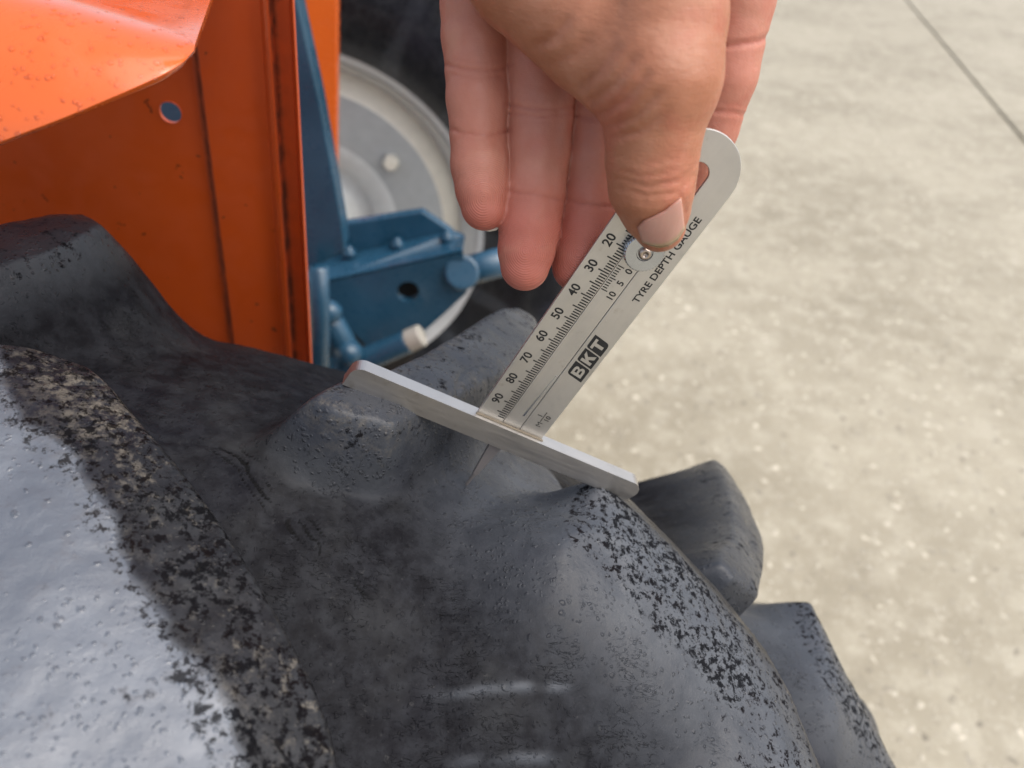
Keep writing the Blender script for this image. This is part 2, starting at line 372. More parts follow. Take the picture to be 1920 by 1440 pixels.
def build_tyre_mesh():
    phi = np.concatenate([np.arange(-6, 62, .108), np.arange(62, 354, .8)])
    dy = np.arange(-.158, .1581, .001)
    al = np.arcsin(dy / TA)
    e0 = np.linspace(math.radians(-146), al[0], 26)[:-1]; e1 = np.linspace(al[-1], math.radians(146), 26)[1:]
    al = np.concatenate([e0, al, e1])
    yy = YC + TA * np.sin(al); rr = TC + TB * np.cos(al) - .010 * np.where(np.abs(al) < math.pi / 2, np.sin(2 * al) ** 2, 0)
    PH, Y = np.meshgrid(phi, yy, indexing='ij'); RR = np.broadcast_to(rr, PH.shape).copy()
    topside = np.broadcast_to(np.abs(al) < math.pi / 2, PH.shape)
    rtop = RT - (Y - YC) ** 2 / (2 * RL)
    H = np.zeros(PH.shape); topm = np.zeros(PH.shape); worn_sheen = np.zeros(PH.shape); blot = np.zeros(PH.shape); edge = np.zeros(PH.shape); near = np.full(PH.shape, 99.)
    own = np.full(PH.shape, -1)
    lugs = []
    for kk in range(18):
        if kk == 17: lugs.append(('A', A_TOP, A_BASE, A_TRAIL, 0, 15)); lugs.append(('F', F_TOP, F_BASE, None, 0, 6))
        else:
            lugs.append(('C', C_TOP, C_BASE, C_TRAIL, 18.9, 53) if kk == 1 else ('B' if kk == 0 else 'O', B_TOP, B_BASE, B_TRAIL, 20.0 * kk, 35 + 20 * kk))
            lugs.append(('I', I_TOP, I_BASE, None, 20.0 * kk, 27 + 20 * kk))
    for li, (kind, tp, bp, tr_, o, c0) in enumerate(lugs):
        rel = (PH - c0 + 180) % 360 - 180
        rows = np.abs(rel[:, 0]) < 17
        S = np.stack([(rel[rows] + c0 - o) * K, Y[rows] * 1000], -1)
        dt = poly_sd(S, [(a * K, b) for a, b in tp]); db = poly_sd(S, [(a * K, b) for a, b in bp])
        dout = np.maximum(-dt, 0); din = np.maximum(db, 0)
        t = np.where(dt >= 0, 1, din / (din + dout + 1e-6))
        s = np.clip(np.where(t < .7, (t / .7) ** 1.75 * .62, .62 + (t - .7) / .3 * .38), 0, 1)
        if tr_ is None: s = np.clip(np.where(t < .5, t ** 1.9 * 1.12, .30 + (t - .5) * 1.4), 0, 1)
        if tr_ is not None and kind != 'A':  # the leading side swells up gently, the trailing side is steep
            T = [(a * K, b) for a, b in tr_]; rd = seg_dist(S[..., 0], S[..., 1], T); ld = np.clip((rd - 18) / 26, 0, 1) * (dt > -200)
            ss = lambda x: np.clip(x, 0, 1) ** 2 * (3 - 2 * np.clip(x, 0, 1))
            far_ = ss(din / 40) * (1 - ss((rd - 14) / 138)); ld = ss(ld) * (S[..., 0] < np.interp(S[..., 1], [q[1] for q in T][::-1], [q[0] for q in T][::-1]))
            s = s * (1 - ld) + ld * far_
        lugh = np.maximum(rtop - RR, .004)[rows] * s
        Yr, Pr = Y[rows] * 1000, rel[rows] + c0 - o
        wob = vnoise(Pr * K, Yr, 14, 11) * 5 + vnoise(Pr * K, Yr, 5, 12) * 2.5
        if tr_ is not None:                  # distance to the trailing edge
            T = [(a * K, b) for a, b in tr_]; dr_ = seg_dist(S[..., 0], S[..., 1], T); de = np.where(dt > 0, dr_, -np.abs(dt)); sw = np.clip((s - .3) / .6, 0, 1); sw = sw * sw * (3 - 2 * sw)
        if kind == 'A':                      # the lug by the camera is rounded off towards its trailing edge
            lugh -= np.clip(1 - dr_ / 24, 0, 1) ** 1.5 * .0030 * sw
            wv = np.clip((de - 22 + wob) / 3.5, 0, 1); bv = np.clip((dt + 5) / 3, 0, 1) * np.clip((34 - de) / 12, .24, 1)  # top of this lug palest: wear and sky reflection painted into the colour
            ed = np.exp(-(np.maximum(de - 6, 0) / 14) ** 2) * (de > -6)
        elif tr_ is not None:                # a bevel runs along the trailing edge behind a clear ridge
            lugh -= np.clip(1 - dr_ / 13, 0, 1) * .0044 * sw
            lead_ = S[..., 0] < np.interp(S[..., 1], [q[1] for q in T][::-1], [q[0] for q in T][::-1]); de = np.where(lead_, dr_, -dr_); wv = np.clip((de - 10) / 10, 0, 1) * np.clip((95 - de) / 60, 0, 1) * .42; bv = np.clip((de - 12) / 3, 0, 1) * np.clip((66 - de) / 38, .08, 1) * np.clip((s - .62) / .2, .05, 1)
            ed = .9 * np.exp(-((de - 12) / 4) ** 2) + .7 * np.exp(-((de - 4) / 8) ** 2)
        else:
            lugh -= np.clip(1 - dt / 8, 0, 1) ** 2 * (dt > 0) * .0018
            wv = np.clip((dt + 14) / 12, 0, 1) * .24; bv = np.clip((dt + 12) / 8, 0, 1) * .35
            ed = np.exp(-((dt - 1) / 4) ** 2) * .6
        better = (lugh > H[rows]) & (lugh > .0035)
        own[rows] = np.where(better, li, own[rows])
        H[rows] = np.maximum(H[rows], lugh)
        topm[rows] = np.maximum(topm[rows], np.clip((s - .55) / .35, 0, 1))
        worn_sheen[rows] = np.maximum(worn_sheen[rows], wv)
        blot[rows] = np.maximum(blot[rows], bv); edge[rows] = np.maximum(edge[rows], np.clip(ed, 0, 1))
    H = np.where(topside, H, 0)
    # rounded moulded edges
    for it in range(2):
        P = np.pad(H, 1, mode='edge'); H = (P[:-2, 1:-1] + 2 * P[1:-1, 1:-1] + P[2:, 1:-1]) / 4
        P = np.pad(H, 1, mode='edge'); H = (P[1:-1, :-2] + 2 * P[1:-1, 1:-1] + P[1:-1, 2:]) / 4
    s, ym = PH * K, Y * 1000
    H += (vnoise(s, ym, 23, 3) * .0016 + vnoise(s, ym, 9, 4) * .0007 + vnoise(s, ym, 3.3, 5) * .00028) * topside
    # moulded bars across the groove and fine mould lines
    for (p0, p1, yb) in ((26.6, 32.2, -80.5), (27.8, 32.4, -98)):
        m = np.exp(-((ym - yb - (PH - 29) * .75) / 1.5) ** 2) * np.clip((PH - p0) / 1.2, 0, 1) * np.clip((p1 - PH) / 1.2, 0, 1)
        m *= .55 + vnoise(s, ym, 6, 21)
        H += m * .0006; worn_sheen = np.maximum(worn_sheen, m * .40)
    # weather folds that sweep along the groove beside the near lug
    fold = np.zeros(PH.shape)
    wx = vnoise(s, ym, 7, 31) * 3.2 + vnoise(s, ym, 2.6, 32) * 1.4
    for off_, u0, u1, dp in ((0, .05, .62, 1.0), (5, .12, .75, .8), (-4.5, .0, .5, .7), (10.5, .30, .95, .8), (15, .45, 1.0, .6), (20, .5, .9, .5)):
        L_ = [(16.4 * K, -6 + off_), (17.9 * K, -16 + off_), (19.6 * K, -31 + off_), (21.6 * K, -48 + off_ * .9), (23.6 * K, -64 + off_ * .8), (25.5 * K, -76 + off_ * .7)]
        d_ = seg_dist(s + wx * .5, ym + wx, L_); u_ = (PH - 16.4) / 9.1
        m = np.exp(-(d_ / .75) ** 2) * np.clip((u_ - u0) / .1, 0, 1) * np.clip((u1 - u_) / .15, 0, 1) * np.clip(vnoise(s, ym, 11, 33) * 4 + .9, 0, 1) * dp
        fold = np.maximum(fold, m)
    H -= fold * .0010
    dl = np.hypot((PH - 17.3) * K * .55, ym + 40) - 26
    m = np.exp(-(dl / 1.0) ** 2) * (ym > -26); H -= m * .0009
    dl = np.hypot((PH - 28.6) * K, ym - 22) - 26
    m = np.exp(-(dl / .8) ** 2) * (PH < 27.6); H -= m * .0009
    R = RR + H
    a = np.radians(PH)
    V = np.stack([R * np.sin(a), Y, R * np.cos(a)], -1)
    n, m_ = PH.shape; idx = np.arange(n * m_).reshape(n, m_); nx = np.roll(idx, -1, 0)
    Q = np.stack([idx[:, :-1], idx[:, 1:], nx[:, 1:], nx[:, :-1]], -1).reshape(-1, 4)
    V = V.reshape(-1, 3)
    crack = np.clip(1 - topm * 1.5, 0, 1) * topside
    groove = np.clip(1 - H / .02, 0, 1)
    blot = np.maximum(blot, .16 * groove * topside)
    A4 = [(nm, vv.ravel()) for nm, vv in (('worn_sheen', worn_sheen), ('blotch', blot), ('edge', edge), ('crack', crack), ('fold', fold))]
    full = mesh_np('full', V, Q); full.polygons.foreach_set('use_smooth', np.ones(len(Q), bool)); full.update(); N = np.empty(len(V) * 3, np.float32); full.vertex_normals.foreach_get('vector', N); N = N.reshape(-1, 3)
    D.meshes.remove(full)
    oq = own.ravel()[Q]; lab = np.where((oq == oq[:, :1]).all(1), oq[:, 0], -1)
    out = []
    for li in range(-1, len(lugs)):
        if li >= 0:                          # a lug is one connected piece; strays go back to the carcass
            sel = np.where(lab == li)[0]; l_ = np.arange(len(V))
            while True:
                m = l_[Q[sel]].min(1); l2 = l_.copy(); np.minimum.at(l2, Q[sel].ravel(), np.repeat(m, 4)); l2 = l2[l2]
                if (l2 == l_).all(): break
                l_ = l2
            c_, cn = np.unique(l_[Q[sel][:, 0]], return_counts=True)
            lab[sel[l_[Q[sel][:, 0]] != c_[cn.argmax()]]] = -2
    for li in range(-1, len(lugs)):
        q = Q[(lab == li) if li >= 0 else (lab < 0)]
        if not len(q): continue
        used, inv = np.unique(q, return_inverse=True)
        me = mesh_np('tyre' if li < 0 else 'lug', V[used], inv.reshape(q.shape))
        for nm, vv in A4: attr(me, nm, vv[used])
        me.polygons.foreach_set('use_smooth', np.ones(len(me.polygons), bool))
        me.normals_split_custom_set_from_vertices([tuple(x) for x in N[used]])
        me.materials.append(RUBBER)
        out.append(me)
    return out
def seg_dist(X, Y, poly):
    best = np.full(X.shape, 1e9)
    for a, b in zip(poly, poly[1:]):
        a, b = np.array(a, float), np.array(b, float); e = b - a
        h = np.clip(((X - a[0]) * e[0] + (Y - a[1]) * e[1]) / (e @ e), 0, 1)
        best = np.minimum(best, np.hypot(X - a[0] - h * e[0], Y - a[1] - h * e[1]))
    return best
TYRE = build_tyre_mesh()

def build_rim(parent):
    # lathe about local Y; inboard side is +Y for the near wheel
    prof = [(.283, .096), (.292, .104), (.302, .106), (.306, .100), (.303, .094), (.292, .090), (.287, .080), (.284, .050), (.279, .030), (.268, .022), (.262, .030), (.256, .046),
            (.244, .062), (.228, .072), (.212, .076), (.150, .066), (.112, .060), (.106, .040), (.070, .040), (.066, .075)]
    bm = bmesh.new(); m4 = Matrix.Rotation(-math.pi / 2, 4, 'X') @ Matrix.Translation((0, 0, YC))
    lathe(bm, prof[:11], 96, m4); lathe(bm, prof[15:], 96, m4)
    b2 = bmesh.new(); lathe(b2, prof[10:14], 96, m4); bm_obj('rim_band', b2, CREAM, parent, smooth=True)
    b2 = bmesh.new(); lathe(b2, prof[13:16], 96, m4); bm_obj('wheel_disc', b2, DISC, parent, smooth=True)
    out = [(.282, .098), (.272, .080), (.262, .05), (.24, .04), (.24, -.05), (.262, -.06), (.278, -.085), (.285, -.092), (.298, -.096), (.300, -.104), (.294, -.108), (.284, -.102), (.272, -.08), (.250, -.05), (.236, -.002), (.150, -.012), (.1, 0), (.066, .01), (.066, .06)]
    lathe(bm, out, 96, m4)
    rim = bm_obj('rim', bm, RIMW, parent, smooth=True)
    for k in range(6):
        a = 2 * math.pi * k / 6 + .38
        bm = bmesh.new(); mm = Matrix.Translation((math.cos(a) * .185, YC + .072, math.sin(a) * .185)) @ Matrix.Rotation(-math.pi / 2, 4, 'X')
        r = lathe(bm, [(.013, .002), (.013, .012), (.010, .016)], 6, mm); bm.faces.new(r[-1])
        bm_obj('wheel_bolt', bm, CREAM, parent)
def build_wheel(loc, rz):
    wh = D.objects.new('wheel', None); COL.objects.link(wh); wh.parent = tractor
    wh.location = loc; wh.rotation_euler = (0, 0, rz)
    for me in TYRE: link(me.name.split('.')[0], me, None, wh)
    build_rim(wh)
    return wh
build_wheel(tuple(AX), 0)
wfar = build_wheel((-.025, 1.02, .535), math.pi)

# ---- near fender: inner plate with seams, flange and a bolt hole
YP = .205
def col_at(x0, x1, t):                       # x at py = 0 and py = 700
    return x0 + (x1 - x0) * t
def build_fender():
    fd = D.objects.new('fender', None); COL.objects.link(fd); fd.parent = tractor
    # (px at top, px at bottom, offset towards the viewer m, rust)
    prof = [(-900, -900, 0, 0), (-300, -300, 0, 0), (100, 170, 0, 0), (346, 433, 0, 0), (353, 441, .0006, .7), (356, 444, .003, .75), (360, 448, .0036, .05),
            (470, 522, .0036, 0), (486, 533, .0036, .0), (493, 540, .0095, 0), (500, 547, .0105, 0), (505, 551, .004, .8), (512, 556, .0, .9), (520, 562, .0, .25),
            (542, 578, .0005, .1), (546, 581, .009, 0), (549, 584, .0105, 0), (552, 586.5, .009, 0), (552, 586.5, -.004, 0)]
    rows = np.linspace(-260, 1500, 60)
    n = len(prof); V, Q, RU = [], [], []
    for back_ in (0, 1):
        for py in rows:
            for x0, x1, off, ru in prof:
                V.append(aty(col_at(x0, x1, py / 700), py, YP - off + .0022 * back_)); RU.append(ru)
    nn = n * len(rows)
    hole = np.array([319.5, 211.0]); hc = aty(*hole, YP); hr_ = np.linalg.norm(aty(339.5, 211, YP) - hc)
    rem = [i for i in range(len(rows) - 1) if rows[i + 1] > 120 and rows[i] < 300]
    for i in range(len(rows) - 1):
        for j in range(n - 1):
            if j == 2 and i in rem: continue
            q = (i * n + j, (i + 1) * n + j, (i + 1) * n + j + 1, i * n + j + 1)
            Q.append(q); Q.append(tuple(nn + x for x in q[::-1]))
        Q.append((i * n, i * n + nn, (i + 1) * n + nn, (i + 1) * n)); Q.append((i * n + n - 1, (i + 1) * n + n - 1, (i + 1) * n + n - 1 + nn, i * n + n - 1 + nn))
    e = (len(rows) - 1) * n
    for j in range(n - 1):
        Q.append((j, j + 1, j + 1 + nn, j + nn)); Q.append((e + j, e + j + nn, e + j + 1 + nn, e + j + 1))
    ya, yb = rows[rem[0]], rows[rem[-1] + 1]
    co = [aty(col_at(a_, b_, y_ / 700), y_, YP) for a_, b_, y_ in ((100, 170, ya), (346, 433, ya), (346, 433, yb), (100, 170, yb))]
    ol = np.array([co[k] + (co[(k + 1) % 4] - co[k]) * j / 12 for k in range(4) for j in range(12)]); N = len(ol)
    ang = np.arctan2(ol[:, 2] - hc[2], ol[:, 0] - hc[0]); rg = hc + hr_ * np.stack([np.cos(ang), 0 * ang, np.sin(ang)], 1)
    dy_ = np.array([0, .0022, 0]); b0 = len(V); V += list(ol) + list(rg) + list(rg + dy_) + list(ol + dy_); RU += [0] * (4 * N)
    for k in range(N):
        k2 = (k + 1) % N
        for r_ in range(3): Q.append((b0 + r_ * N + k, b0 + r_ * N + k2, b0 + (r_ + 1) * N + k2, b0 + (r_ + 1) * N + k))
    me = mesh_np('side_plate', V, Q); attr(me, 'rust', RU)
    bm = bmesh.new(); bm.from_mesh(me); bmesh.ops.recalc_face_normals(bm, faces=bm.faces); bm.to_mesh(me); bm.free()
    o = link('side_plate', me, ORANGE, fd)
    # pressed bead round the bolt hole
    bm = bmesh.new()
    lathe(bm, [(hr_ * 1.0, .0006), (hr_ * 1.03, -.0005), (hr_ * 1.09, -.0005), (hr_ * 1.12, .0006)], 40, Matrix.Translation(Vector(hc)) @ Matrix.Rotation(-math.pi / 2, 4, 'X'))
    bm_obj('hole_rim', bm, ORANGE, fd, smooth=True)
    # top cover: rolled edge close to the camera, level sheet running back to the plate
    low = [(-500, 420, .200), (-260, 352, .192), (-60, 291, .186), (0, 266, .184), (120, 221, .184), (240, 170, .186), (310, 138, .189), (345, 116, .193), (364, 94, .197)]
    fold = [(-500, -80, .196), (-260, -70, .192), (-60, -50, .190), (0, -32, .190), (110, -4, .192), (200, 22, .196), (290, 50, .199), (340, 68, .200), (366, 82, .1985)]
    m_ = 48; tt = np.linspace(0, 1, m_); ti = np.linspace(0, 1, len(low))
    sm_ = lambda pts: np.stack([np.interp(tt, ti, [q[k] for q in pts]) for k in range(3)], 1)
    lo = np.array([atz(*q) for q in sm_(low)]); fo = np.array([atz(*q) for q in sm_(fold)])
    for it in range(3):
        for X_ in (lo, fo): X_[1:-1] = (X_[:-2] + 2 * X_[1:-1] + X_[2:]) / 4
    bk = np.array([aty(-700 + 1128 * q, -150 + 55 * q, YP - .002) for q in tt])
    R_ = []
    for q in np.linspace(0, 1, 10):
        bul = math.sin(math.pi * q) * .004
        R_.append(lo * (1 - q) + fo * q + np.array([0, -1, .5])[None] * bul * (1 - tt[:, None] ** 3))
    for q in np.linspace(0, 1, 12)[1:]:
        h_ = fo * (1 - q) + bk * q
        R_.append(h_)
    R_ = np.array(R_)
    for it in range(2): R_[8:13] = np.array([(R_[i - 1] + 2 * R_[i] + R_[i + 1]) / 4 for i in range(8, 13)])
    nr_ = len(R_); V = R_.reshape(-1, 3)
    Q = [(i * m_ + j, i * m_ + j + 1, (i + 1) * m_ + j + 1, (i + 1) * m_ + j) for i in range(nr_ - 1) for j in range(m_ - 1)]
    me = mesh_np('top_cover', V, Q)
    o = link('top_cover', me, ORANGE2, fd, True)
    sm = o.modifiers.new('solid', 'SOLIDIFY'); sm.thickness = .0022; sm.offset = 1 if me.polygons[20].normal.z < 0 else -1
    bv = o.modifiers.new('bevel', 'BEVEL'); bv.width = .0007; bv.segments = 2; bv.limit_method = 'ANGLE'
    # rain drops standing on the rolled edge
    bm = bmesh.new(); r2 = random.Random(3)
    dg = bpy.context.evaluated_depsgraph_get(); bpy.context.view_layer.update(); dg = bpy.context.evaluated_depsgraph_get()
    ev = o.evaluated_get(dg); tree = BVHTree.FromPolygons([o.matrix_world @ v.co for v in ev.data.vertices], [tuple(p.vertices) for p in ev.data.polygons])
    cnt = 0
    while cnt < 260:
        px, py = r2.uniform(-60, 372), r2.uniform(-30, 262)
        h = tree.ray_cast(Vector(CAM), Vector(ray(px, py)).normalized())
        if h[0] is None or h[3] > .30: cnt += 1; continue
        rad = r2.choice((.0004, .0005, .0006, .0008)) * r2.uniform(.7, 1.1)
        nn = h[1]; nn = -nn if nn.dot(Vector(ray(px, py))) > 0 else nn
        a = nn.orthogonal().normalized(); b = nn.cross(a)
        bmesh.ops.create_uvsphere(bm, u_segments=8, v_segments=6, radius=rad, matrix=frame(h[0], a, b, nn * .3)); cnt += 1
    me = D.meshes.new('rain_drops'); bm.to_mesh(me); bm.free()
    rd = link('rain_drops', me, WATER, fd, True); rd['kind'] = 'stuff'
build_fender()

# ---- hitch frame behind the fender
def plate(name, pts, y, thick, mat, parent, bevel=.002):
    bm = bmesh.new(); prism(bm, [aty(px, py, y) for px, py in pts], (0, thick, 0)); return bm_obj(name, bm, mat, parent, bevel=bevel)
def poly3(name, P, thick, mat, parent, bevel=.0015):     # a sheet through given points, thickened away from the camera
    P = [np.asarray(p, float) for p in P]
    nrm = np.cross(P[1] - P[0], P[2] - P[0]); nrm /= np.linalg.norm(nrm)
    if nrm @ (P[0] - CAM) < 0: nrm = -nrm
    bm = bmesh.new(); prism(bm, P, nrm * thick); return bm_obj(name, bm, mat, parent, bevel=bevel)
def ring_plate(name, pts, hole, hr, y, thick, mat, parent):
    N = 40; hole = np.array(hole, float); pts = np.array(pts, float)
    ol = []
    per = len(pts)
    for k in range(per):
        a, b = pts[k], pts[(k + 1) % per]
        for j in range(8): ol.append(a + (b - a) * j / 8)
    ol = np.array(ol); N = len(ol)
    ang = np.arctan2(ol[:, 1] - hole[1], ol[:, 0] - hole[0]); ring = hole + hr * np.stack([np.cos(ang), np.sin(ang) * .92], 1)
    f = [aty(*p, y) for p in ol]; g = [aty(*p, y) for p in ring]; T = np.array([0, thick, 0])
    V = f + g + [p + T for p in g] + [p + T for p in f]; Q = []
    for k in range(N):
        k2 = (k + 1) % N
        for r in range(4):
            r2 = (r + 1) % 4
            Q.append((r * N + k, r * N + k2, r2 * N + k2, r2 * N + k))
    me = mesh_np(name, V, Q); return link(name, me, mat, parent)
def build_hitch():
    h = D.objects.new('hitch_frame', None); COL.objects.link(h); h.parent = tractor
    plate('post', [(520, -80), (549, -40), (600, 190), (642, 418), (648, 470), (560, 520), (520, 400)], .44, .03, BLUE, h)
    # box bracket
    plate('back_plate', [(560, 446), (642, 420), (792, 397), (850, 436), (850, 480), (600, 520)], .56, .012, BLUE, h)
    y0, y1 = .50, .555
    poly3('top_plate', [aty(572, 532, y0), aty(622, 524, y0), aty(868, 470, y0), aty(872, 446, y1), aty(845, 437, y1), aty(600, 492, y1), aty(565, 500, y1)], .008, BLUE, h)
    ring_plate('front_plate', [(572, 536), (622, 527), (868, 473), (876, 548), (820, 600), (772, 642), (690, 650), (640, 604), (590, 620)], (765, 547), 21, y0 + .002, .010, BLUE, h)
    bm = bmesh.new(); tube(bm, [aty(765, 547, .535), aty(765, 547, .60)], .014, 16); bm_obj('pin_hole', bm, DARK, h)
    for px, py in ((655, 468), (745, 452), (838, 440)):
        bm = bmesh.new(); p = aty(px, py + 8, .548)
        r = lathe(bm, [(.008, 0), (.008, .004), (.0045, .006), (.0045, .009)], 6, Matrix.Translation(Vector(p))); bm.faces.new(r[-1]); bm_obj('bolt', bm, BLUE, h, True)
    # side strut
    bm = bmesh.new(); tube(bm, [aty(868, 510, .52), aty(905, 500, .52), aty(960, 486, .52)], [.0165, .0165, .016], 14); bm_obj('side_strut', bm, BLUE, h, True)
    bm = bmesh.new(); tube(bm, [aty(866, 511, .496), aty(866, 511, .53)], .019, 20); bm_obj('strut_boss', bm, BLUE, h, bevel=.003)
    # lower castings
    bm = bmesh.new(); tube(bm, [aty(598, 500, .42), aty(600, 600, .42), aty(598, 800, .42)], [.009, .010, .012], 14); bm_obj('tube', bm, BLUE, h, True)
    bm = bmesh.new(); tube(bm, [aty(586, 590, .46), aty(625, 610, .46), aty(648, 650, .46), aty(655, 760, .46)], [.012, .014, .014, .014], 12); bm_obj('casting', bm, BLUE, h, True)
    for q, (px, py) in enumerate(((590, 640), (618, 585), (655, 660))):
        bm = bmesh.new(); bmesh.ops.create_icosphere(bm, subdivisions=2, radius=.011 + .002 * q, matrix=Matrix.Translation(Vector(aty(px, py, .45)))); 
        for v in bm.verts: v.co += Vector((rnd.uniform(-1, 1), rnd.uniform(-1, 1), rnd.uniform(-1, 1))) * .0015
        bm_obj('weld_bead', bm, BLUE, h, True)
    bm = bmesh.new(); tube(bm, [aty(640, 692, .46), aty(700, 668, .46), aty(766, 640, .46)], [.014, .0135, .013], 18); bm_obj('cylinder', bm, BLUE, h, bevel=.002)
    bm = bmesh.new(); tube(bm, [aty(764, 640, .46), aty(792, 628, .46)], .0125, 18); bm_obj('pin', bm, PEG, h, bevel=.002)
    plate('cross_member', [(180, 120), (430, 120), (430, 330), (180, 330)], .42, .02, BLUE, h)
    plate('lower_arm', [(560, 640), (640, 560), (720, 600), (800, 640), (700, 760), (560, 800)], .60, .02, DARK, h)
    # strip of the far fender
    plate('far_fender', [(500, -60), (634, -60), (632, 326), (548, -20)], .76, .02, ORANGE2, tractor)
    # axle housing between the wheels, out of sight under the frame
    bm = bmesh.new(); tube(bm, [(0, .02, .47), (-.01, .45, .49), (-.02, .9, .53)], [.06, .09, .06], 20); bm_obj('axle_housing', bm, BLUE, tractor, True)
build_hitch()

# ------------------------------------------------------------------ tyre depth gauge
GU = np.array([-.464195, -.023712, -.885416]); GV = np.array([.885533, -.033677, -.463355]); GN = np.array([-.018831, -.999151, .03663]); GO = np.array([.282391, .002633, 1.03777])
def gp(u, v, w_=0.0): return GO + (GU * u + GV * v + GN * w_) * .001
gauge = thing('tyre_depth_gauge', tuple(gp(108, 13, 0)), 'steel tyre depth gauge with engraved scale standing on the tyre lugs', 'gauge')
GMAT = frame((0, 0, 0), GV, -GU, GN)         # local axes: x across, y up the scale, z out of the face
def local_bm(name, bm, mat, o0, parent=gauge, **kw):   # mesh in gauge mm axes (v, -u, w) -> object with those axes, so brushing follows it
    bmesh.ops.scale(bm, vec=(.001, .001, .001), verts=bm.verts)
    o = bm_obj(name, bm, mat, parent, **kw)
    o.matrix_world = frame(GO, GV, -GU, GN)
    return o
def arc(cx, cy, r, a0, a1, n): return [(cx + r * math.cos(math.radians(a0 + (a1 - a0) * i / n)), cy + r * math.sin(math.radians(a0 + (a1 - a0) * i / n))) for i in range(n + 1)]
def build_gauge():
    W = 27.1
    # fork shaped scale plate, 1 mm thick, rounded head with an open slot
    outer = arc(W / 2, 9.3, W / 2, 0, 180, 28)           # (v, -u)
    inner = arc(13.9, 9.7, 3.62, 180, 0, 14)
    pts = [(W, -100)] + outer + [(0, -100)] + [(10.22, -100)] + inner + [(17.55, -100)]
    bm = bmesh.new()
    # triangulate by strips: walk outer and inner outlines
    o_ = [(0, -100)] + [(0, -100 + 109.3 * i / 12) for i in range(1, 12)] + outer[::-1] + [(W, 9.3 - 109.3 * i / 12) for i in range(1, 12)] + [(W, -100)]
    i_ = [(10.22, -100)] + [(10.22, -100 + 109.7 * i / 12) for i in range(1, 12)] + arc(13.9, 9.7, 3.66, 180, 0, 28) + [(17.55, 9.7 - 109.7 * i / 12) for i in range(1, 12)] + [(17.55, -100)]
    fo = [bm.verts.new((x, y, 0)) for x, y in o_]; fi = [bm.verts.new((x, y, 0)) for x, y in i_]
    bo = [bm.verts.new((x, y, -1.2)) for x, y in o_]; bi = [bm.verts.new((x, y, -1.2)) for x, y in i_]
    n = len(o_)
    for k in range(n - 1):
        bm.faces.new((fo[k], fo[k + 1], fi[k + 1], fi[k])); bm.faces.new((bo[k + 1], bo[k], bi[k], bi[k + 1]))
        bm.faces.new((fo[k + 1], fo[k], bo[k], bo[k + 1])); bm.faces.new((fi[k], fi[k + 1], bi[k + 1], bi[k]))
    for k in (0, -1): bm.faces.new((fo[k], fi[k], bi[k], bo[k]))
    local_bm('scale_plate', bm, STEEL, None, bevel=.00022)
    # slider with the vernier, narrowing to the probe
    bm = bmesh.new()
    sl = [(10.42, -2), (17.35, -2), (17.35, -99.5), (10.42, -99.5)]
    prism(bm, [(x, y, -.12) for x, y in sl], (0, 0, -1.1)); local_bm('slider', bm, STEEL, None, bevel=.0001)
    # raised rib rolled into the slider
    bm = bmesh.new(); prism(bm, [(15.2, -93, -.10), (15.9, -92.6, -.10), (16.7, -72, -.10), (16.3, -72, -.10)], (0, 0, .12)); local_bm('slider_scratch', bm, CHROME, None)
    # probe
    bm = bmesh.new()
    prism(bm, [(10.9, -107, -.2), (16.9, -107, -.2), (14.9, -127, -.2), (12.9, -127, -.2)], (0, 0, -1.6)); local_bm('probe', bm, STEEL_D, None, bevel=.0003)
    pr = D.objects['probe']
    bm = bmesh.new(); tube(bm, [(13.9, -126, -.9), (13.8, -133.2, -.9), (13.8, -134.2, -.9)], [.85, .6, .25], 10)
    o = local_bm('probe_tip', bm, STEEL_D, None); 
    # foot bar
    bm = bmesh.new()
    bar = [(-47.6, -108.6), (-47.4, -107.0)] + arc(-42.6, -104.0, 4.6, 165, 90, 8) + [(69.5, -99.4)] + arc(69.3, -103.6, 4.2, 90, -20, 10) + [(71.8, -108.2), (70.6, -108.6)]
    bar = bar[::-1]
    prism(bm, [(x, y, 2.6) for x, y in bar], (0, 0, -5.7)); local_bm('foot_bar', bm, STEEL_B, None, bevel=.0005, seg=3)
    # dirt filled slot where the plate enters the bar
    bm = bmesh.new(); prism(bm, [(-.4, -99.0, .9), (27.6, -99.0, .9), (27.6, -99.39, .9), (-.4, -99.39, .9)], (0, 0, -.88)); local_bm('slot_dirt', bm, mat_flat('slot grime', (.20, .165, .12), .7), None)
    # knurled locking knob and its screw
    kx, ky = 14.4, -17.6
    bm = bmesh.new(); N = 72; ring = []
    prof = [(5.9, .15), (6.5, .5, 1), (6.5, 2.4, 1), (6.0, 3.0), (2.6, 3.05), (2.4, 2.7)]
    for p in prof:
        kn = len(p) == 3
        ring.append([bm.verts.new((kx + (p[0] - (.28 if kn and k % 2 else 0)) * math.cos(2 * math.pi * k / N), ky + (p[0] - (.28 if kn and k % 2 else 0)) * math.sin(2 * math.pi * k / N), p[1])) for k in range(N)])
    for A, B in zip(ring, ring[1:]):
        for k in range(N): bm.faces.new((A[k], A[(k + 1) % N], B[(k + 1) % N], B[k]))
    bm.faces.new(ring[-1]); bm.faces.new(ring[0][::-1])
    knob = local_bm('knob', bm, CHROME, None)
    bm = bmesh.new(); r = lathe(bm, [(2.0, 2.7), (2.0, 3.4), (1.6, 3.9), (.75, 3.95), (.65, 3.2)], 24, Matrix.Translation((kx, ky, 0))); bm.faces.new(r[-1])
    local_bm('screw', bm, mat_steel('screw steel', (.5, .42, .36), .3, (200, 200, 200), stain=True), None, smooth=True)
    # ---- printing: thin ink on the steel
    def ink(name, bm): return local_bm(name, bm, INK, None)
    bm = bmesh.new()
